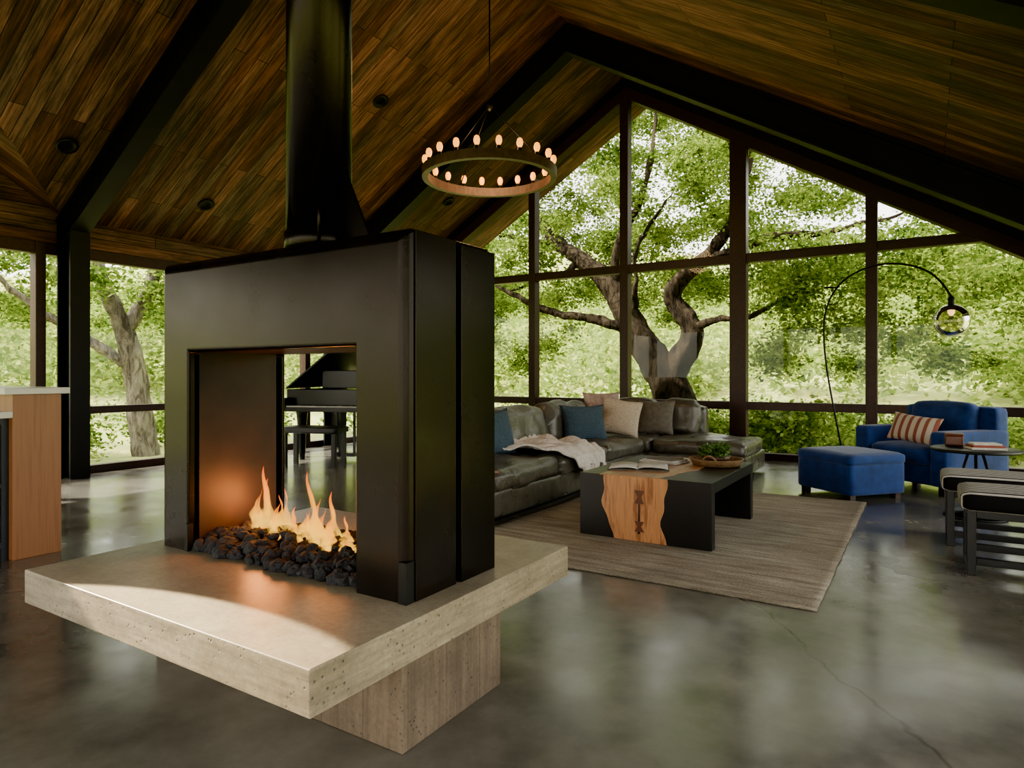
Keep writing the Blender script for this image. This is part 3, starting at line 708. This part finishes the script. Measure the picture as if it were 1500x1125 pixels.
# ------------------------------------------------------------------ piano
pn=empty('grand_piano',(-6.75,6.75,0),math.radians(20))
outl=[(-.74,-.75),(.74,-.75),(.74,.05),(.70,.28),(.56,.48),(.36,.62),(.18,.78),(.02,.95),(-.2,1.04),(-.45,1.02),(-.64,.9),(-.72,.7)]
prism_z('case',outl,.66,.95,m_piano,pn,.008)
box('key_slip',(-.72,-.90,.66),(.72,-.75,.72),m_piano,pn,.004); boxes('cheeks',[((-.74,-.92,.66),(-.68,-.75,.84)),((.68,-.92,.66),(.74,-.75,.84))],m_piano,pn,.01)
box('white_keys',(-.66,-.89,.72),(.66,-.755,.735),m_ivory,pn); boxes('black_keys',[((-.64+.052*k,-.83,.735),(-.625+.052*k,-.757,.745)) for k in range(25) if k%7 not in (2,6)],m_piano,pn)
ld=prism_z('lid',[(x+.74,y) for x,y in outl],0,.02,m_piano,pn); ld.location=(-.74,0,.955); ld.rotation_euler=(0,math.radians(-38),0)
cyl('lid_prop',(.6,.0,.9),(.30,.0,1.75),.01,m_piano,pn,8)
box('music_desk',(-.35,-.52,.96),(.35,-.50,1.20),m_piano,pn,.01)
for k,(x,y) in enumerate(((-.6,-.6),(.6,-.6),(-.25,.7))):
    lathe('leg_%d'%(k+1),[(.035,0),(.04,.06),(.045,.1),(.06,.45),(.075,.62),(.08,.67)],(x,y,0),m_piano,pn,16)
boxes('pedal_lyre',[((-.12,-.5,.06),(-.09,-.47,.66)),((.09,-.5,.06),(.12,-.47,.66)),((-.14,-.56,.05),(.14,-.42,.10))],m_piano,pn)
pb=empty('piano_bench',(-6.45,5.62,0),math.radians(20))
rbox('seat',(0,0,.46),(.76,.36,.08),.02,m_black,pb); boxes('legs',[((sx*.33-.025,sy*.13-.025,0),(sx*.33+.025,sy*.13+.025,.42)) for sx in(-1,1) for sy in(-1,1)],m_black,pb)

# ------------------------------------------------------------------ kitchen bar
kb=empty('kitchen_island')
box('wood_end_panel',(-6.3,1.78,0),(-4.75,2.05,1.025),m_oak,kb,.003)
box('bar_top',(-6.35,1.72,1.025),(-4.70,2.08,1.065),m_counter,kb,.004)
box('worktop',(-6.3,.7,.88),(-4.74,1.779,.92),m_counter,kb,.004)
boxes('open_shelves',[((-6.3,.75,0),(-5.2,1.779,.88)),((-5.2,.75,0),(-4.8,.78,.88)),((-5.2,1.74,0),(-4.8,1.779,.88)),((-5.2,.78,.08),(-4.8,1.74,.11)),((-5.2,.78,.45),(-4.8,1.74,.475)),((-5.2,.78,.84),(-4.8,1.74,.88))],m_navy,kb)
sbk=empty('cookbooks',(-5.1,1.0,.115))
boxes('volumes',[((0,k*.05,0),(.2,k*.05+.04,.24+.03*(k%3))) for k in range(12)],m_red,sbk,.003)

SPL=Vector((-8.06,.30,3.2)); SPT=Vector((-1.90,.93,.44))
ws=empty('added_hearth_spot')  # added out-of-view spot with invented housing; stands in for sun on the hearth slab
box('bracket',(XL+.05,.26,3.16),(XL+.10,.34,3.24),m_steel2,ws,.004)
dirv=(SPT-SPL).normalized(); cyl('head',SPL-dirv*.10,SPL-dirv*.012,.045,m_steel2,ws,20)

# ------------------------------------------------------------------ outdoors
def terrain():
    n=90; V=[];F=[]
    for i in range(n+1):
        for j in range(n+1):
            x=-70+120*i/n; y=-30+130*j/n
            d=max(0,y-16)+max(0,-x-16)*.8
            z=-.45+.16*d**1.08*.9+.5*mnoise.noise(Vector((x*.08,y*.08,0)))*min(1,d/5)
            V.append((x,y,z))
    for i in range(n):
        for j in range(n): a=i*(n+1)+j; F.append((a,a+n+1,a+n+2,a+1))
    return obj('meadow_ground',V,F,m_grass,smooth=True)
terrain()
def tz(x,y):
    d=max(0,y-16)+max(0,-x-16)*.8; return -.45+.144*d**1.08

oak=empty('oak_tree')
Y=12.5
def br(nm,p,r): return curve(nm,p,r,m_bark,oak,14,rough=.045)
br('trunk',[(-3.75,Y,-.6),(-3.95,Y,.2),(-4.25,Y,1.0),(-4.74,Y,1.67),(-5.17,Y,2.44),(-5.55,Y,3.09),(-6.25,Y+.2,3.6),(-7.0,Y+.4,4.1),(-7.7,Y+.6,4.9),(-8.3,Y+.8,6)],[.50,.40,.36,.30,.25,.21,.17,.14,.10,.05])
br('limb_1',[(-4.25,Y,.95),(-4.05,Y,1.4),(-3.78,Y,1.75),(-3.77,Y,2.1),(-4.10,Y,2.42),(-4.15,Y-.1,2.75),(-3.82,Y-.2,3.1),(-3.35,Y-.2,3.4),(-2.85,Y-.3,4.05),(-2.6,Y-.4,5.2)],[.28,.25,.23,.21,.18,.16,.14,.12,.09,.04])
br('limb_2',[(-5.4,Y,2.85),(-5.4,Y,3.5),(-5.25,Y,4.0),(-4.8,Y,4.6),(-4.5,Y-.2,5.4),(-4.5,Y,6.5)],[.12,.10,.085,.07,.05,.02])
br('limb_3',[(-4.95,Y,2.0),(-5.7,Y-.3,2.3),(-6.4,Y-.4,2.35),(-7.2,Y-.5,2.7),(-8.2,Y-.5,3.2)],[.12,.10,.08,.06,.03])
br('limb_4',[(-3.5,Y-.2,3.3),(-2.9,Y-.3,3.35),(-2.2,Y-.4,3.6),(-1.3,Y-.3,3.5),(-.3,Y,3.8)],[.09,.08,.06,.05,.02])
br('limb_5',[(-6.3,Y+.2,3.6),(-6.6,Y+.1,3.2),(-7.2,Y,3.3),(-7.9,Y,3.0)],[.08,.06,.05,.02])
br('limb_6',[(-3.8,Y,2.0),(-3.3,Y-.3,2.2),(-2.7,Y-.4,2.1),(-2.0,Y-.5,2.5),(-1.2,Y-.5,2.6)],[.08,.06,.05,.035,.015])
br('limb_7',[(-5.0,Y,2.2),(-4.8,Y-.2,2.8),(-4.9,Y-.3,3.4),(-4.6,Y-.3,4.0),(-4.0,Y-.3,4.7)],[.07,.06,.05,.035,.015])
br('limb_8',[(-7.0,Y+.4,4.1),(-7.5,Y+.2,4.1),(-8.2,Y,4.4),(-9.0,Y,4.3)],[.08,.06,.05,.02])
bl=[]
for _ in range(520):
    x=random.uniform(-11.5,2.6); y=random.uniform(11.3,17); z=random.uniform(2.6,9.0)
    if z<3.9 and y<13.2 and -6.8<x<-3.0 : continue
    if x>-1.4 and z>3.5 and random.random()<.8: continue
    s=random.uniform(.35,.75)
    bl.append(((x,y,z),(s*1.2,s*1.1,s*.65),s*s*2.2))
for _ in range(60):
    bl.append(((random.uniform(-2.6,1.8),random.uniform(11.4,14),random.uniform(1.2,3.5)),(.5,.5,.38),.5))
for _ in range(34):
    bl.append(((random.uniform(-11,-6.4),random.uniform(11.5,14.5),random.uniform(1.3,3.4)),(.5,.5,.38),.45))
leaves('foliage',bl,800,.042,m_leafA,oak,.85)

oak2=empty('oak_tree')
curve('trunk',[(-13,7.15,-.8),(-13,6.99,.45),(-13,6.9,1.26),(-13,6.66,2.1),(-13,6.3,2.8),(-13.1,6.15,3.7),(-13.3,6.3,5)],[.26,.22,.20,.17,.13,.10,.04],m_bark2,oak2,12,rough=.04)
curve('limb_1',[(-13,6.7,1.95),(-12.9,7.05,2.6),(-12.9,7.3,3.4),(-13,7.8,4.6)],[.13,.12,.10,.04],m_bark2,oak2,12,rough=.04)
curve('limb_2',[(-13,6.92,1.2),(-13.3,5.9,2.0),(-13.4,5.2,2.4),(-13.4,4.4,3.2)],[.10,.08,.06,.02],m_bark2,oak2,12,rough=.04)
bl=[]
for _ in range(150):
    x=random.uniform(-18,-12.2); y=random.uniform(-3,10.2); z=random.uniform(2.0,6.5)
    s=random.uniform(.4,.8)
    bl.append(((x,y,z),(s,s,s*.7),s*s*2))
leaves('foliage',bl,560,.055,m_leafA,oak2,.8)

tl=empty('hillside_trees')
bl=[]
for _ in range(330):
    x=random.uniform(-34,26); y=random.uniform(20,46); s=random.uniform(1.0,2.2)
    bl.append(((x,y,tz(x,y)+s*.6),(s*1.2,s*1.2,s*.9),1))
for _ in range(120):
    x=random.uniform(-42,-20); y=random.uniform(-8,30); s=random.uniform(1.2,2.6)
    bl.append(((x,y,tz(x,y)+s*.7),(s*1.1,s*1.1,s),1))
leaves('foliage',bl,620,.12,m_leafB,tl,.5)
sh=empty('garden_shrubs')
bl=[]
for _ in range(60):
    x=random.uniform(-9,3.5); y=random.uniform(12.8,18); s=random.uniform(.35,.75)
    bl.append(((x,y,-.25+s*.4),(s*1.2,s,s),1))
for _ in range(12):
    bl.append(((random.uniform(-2.6,.0),random.uniform(11,12.2),random.uniform(-.2,.5)),(.45,.4,.4),1))
for _ in range(50):
    x=random.uniform(-19,-13); y=random.uniform(-3,13); s=random.uniform(.4,.9)
    bl.append(((x,y,-.3+s*.4),(s,s*1.2,s),1))
leaves('foliage',bl,560,.05,m_leafA,sh,.6)

# ------------------------------------------------------------------ light
w=bpy.data.worlds.new('sky'); scene.world=w; w.use_nodes=True; t=w.node_tree
bg=t.nodes['Background']; sk=t.nodes.new('ShaderNodeTexSky'); sk.sky_type='NISHITA'
sk.sun_disc=False; sk.sun_elevation=math.radians(42); sk.sun_rotation=math.radians(215); sk.air_density=1.6; sk.dust_density=4
mx=t.nodes.new('ShaderNodeMix'); mx.data_type='RGBA'; mx.inputs[0].default_value=.75
t.links.new(sk.outputs[0], mx.inputs[6]); mx.inputs[7].default_value=(8.2,7.8,7.0,1)
t.links.new(mx.outputs[2],bg.inputs[0]); bg.inputs[1].default_value=.32
sl=bpy.data.lights.new('sun','SUN'); sl.energy=7; sl.angle=math.radians(1); sl.color=(1,.92,.76)
s=bpy.data.objects.new('sun',sl); COL.objects.link(s)
s.rotation_euler=Vector((.55,.45,-.75)).to_track_quat('-Z','Y').to_euler(); s.location=(-20,-20,30)
def spot(nm,loc,tgt,e,size,col=(1,.82,.58),blend=.6,soft=.05,parent=None):
    l=bpy.data.lights.new(nm,'SPOT'); l.energy=e; l.spot_size=math.radians(size); l.spot_blend=blend; l.color=col; l.shadow_soft_size=soft
    o=bpy.data.objects.new(nm,l); COL.objects.link(o); o.location=loc
    o.rotation_euler=(Vector(tgt)-Vector(loc)).to_track_quat('-Z','Y').to_euler(); o.parent=parent; return o
spot('sun_strip_spot',SPL,SPT,10000,5.6,blend=.2,soft=.01,col=(1,.84,.6),parent=ws)  # added narrow beam imitating the sunlit strip along the slab front

# ------------------------------------------------------------------ camera
cd=bpy.data.cameras.new('camera'); cam=bpy.data.objects.new('camera',cd); COL.objects.link(cam)
cd.sensor_width=36; cd.lens=36*962/1500; cd.shift_y=-14.5/1500; cd.clip_start=.05
cam.location=(0,0,1.15); cam.rotation_euler=(math.radians(90),0,math.radians(32.2))
scene.camera=cam
try:
    scene.view_settings.view_transform='AgX'; scene.view_settings.look='AgX - Punchy'; scene.view_settings.exposure=2.4; scene.view_settings.gamma=.88
except Exception as e: print(e)
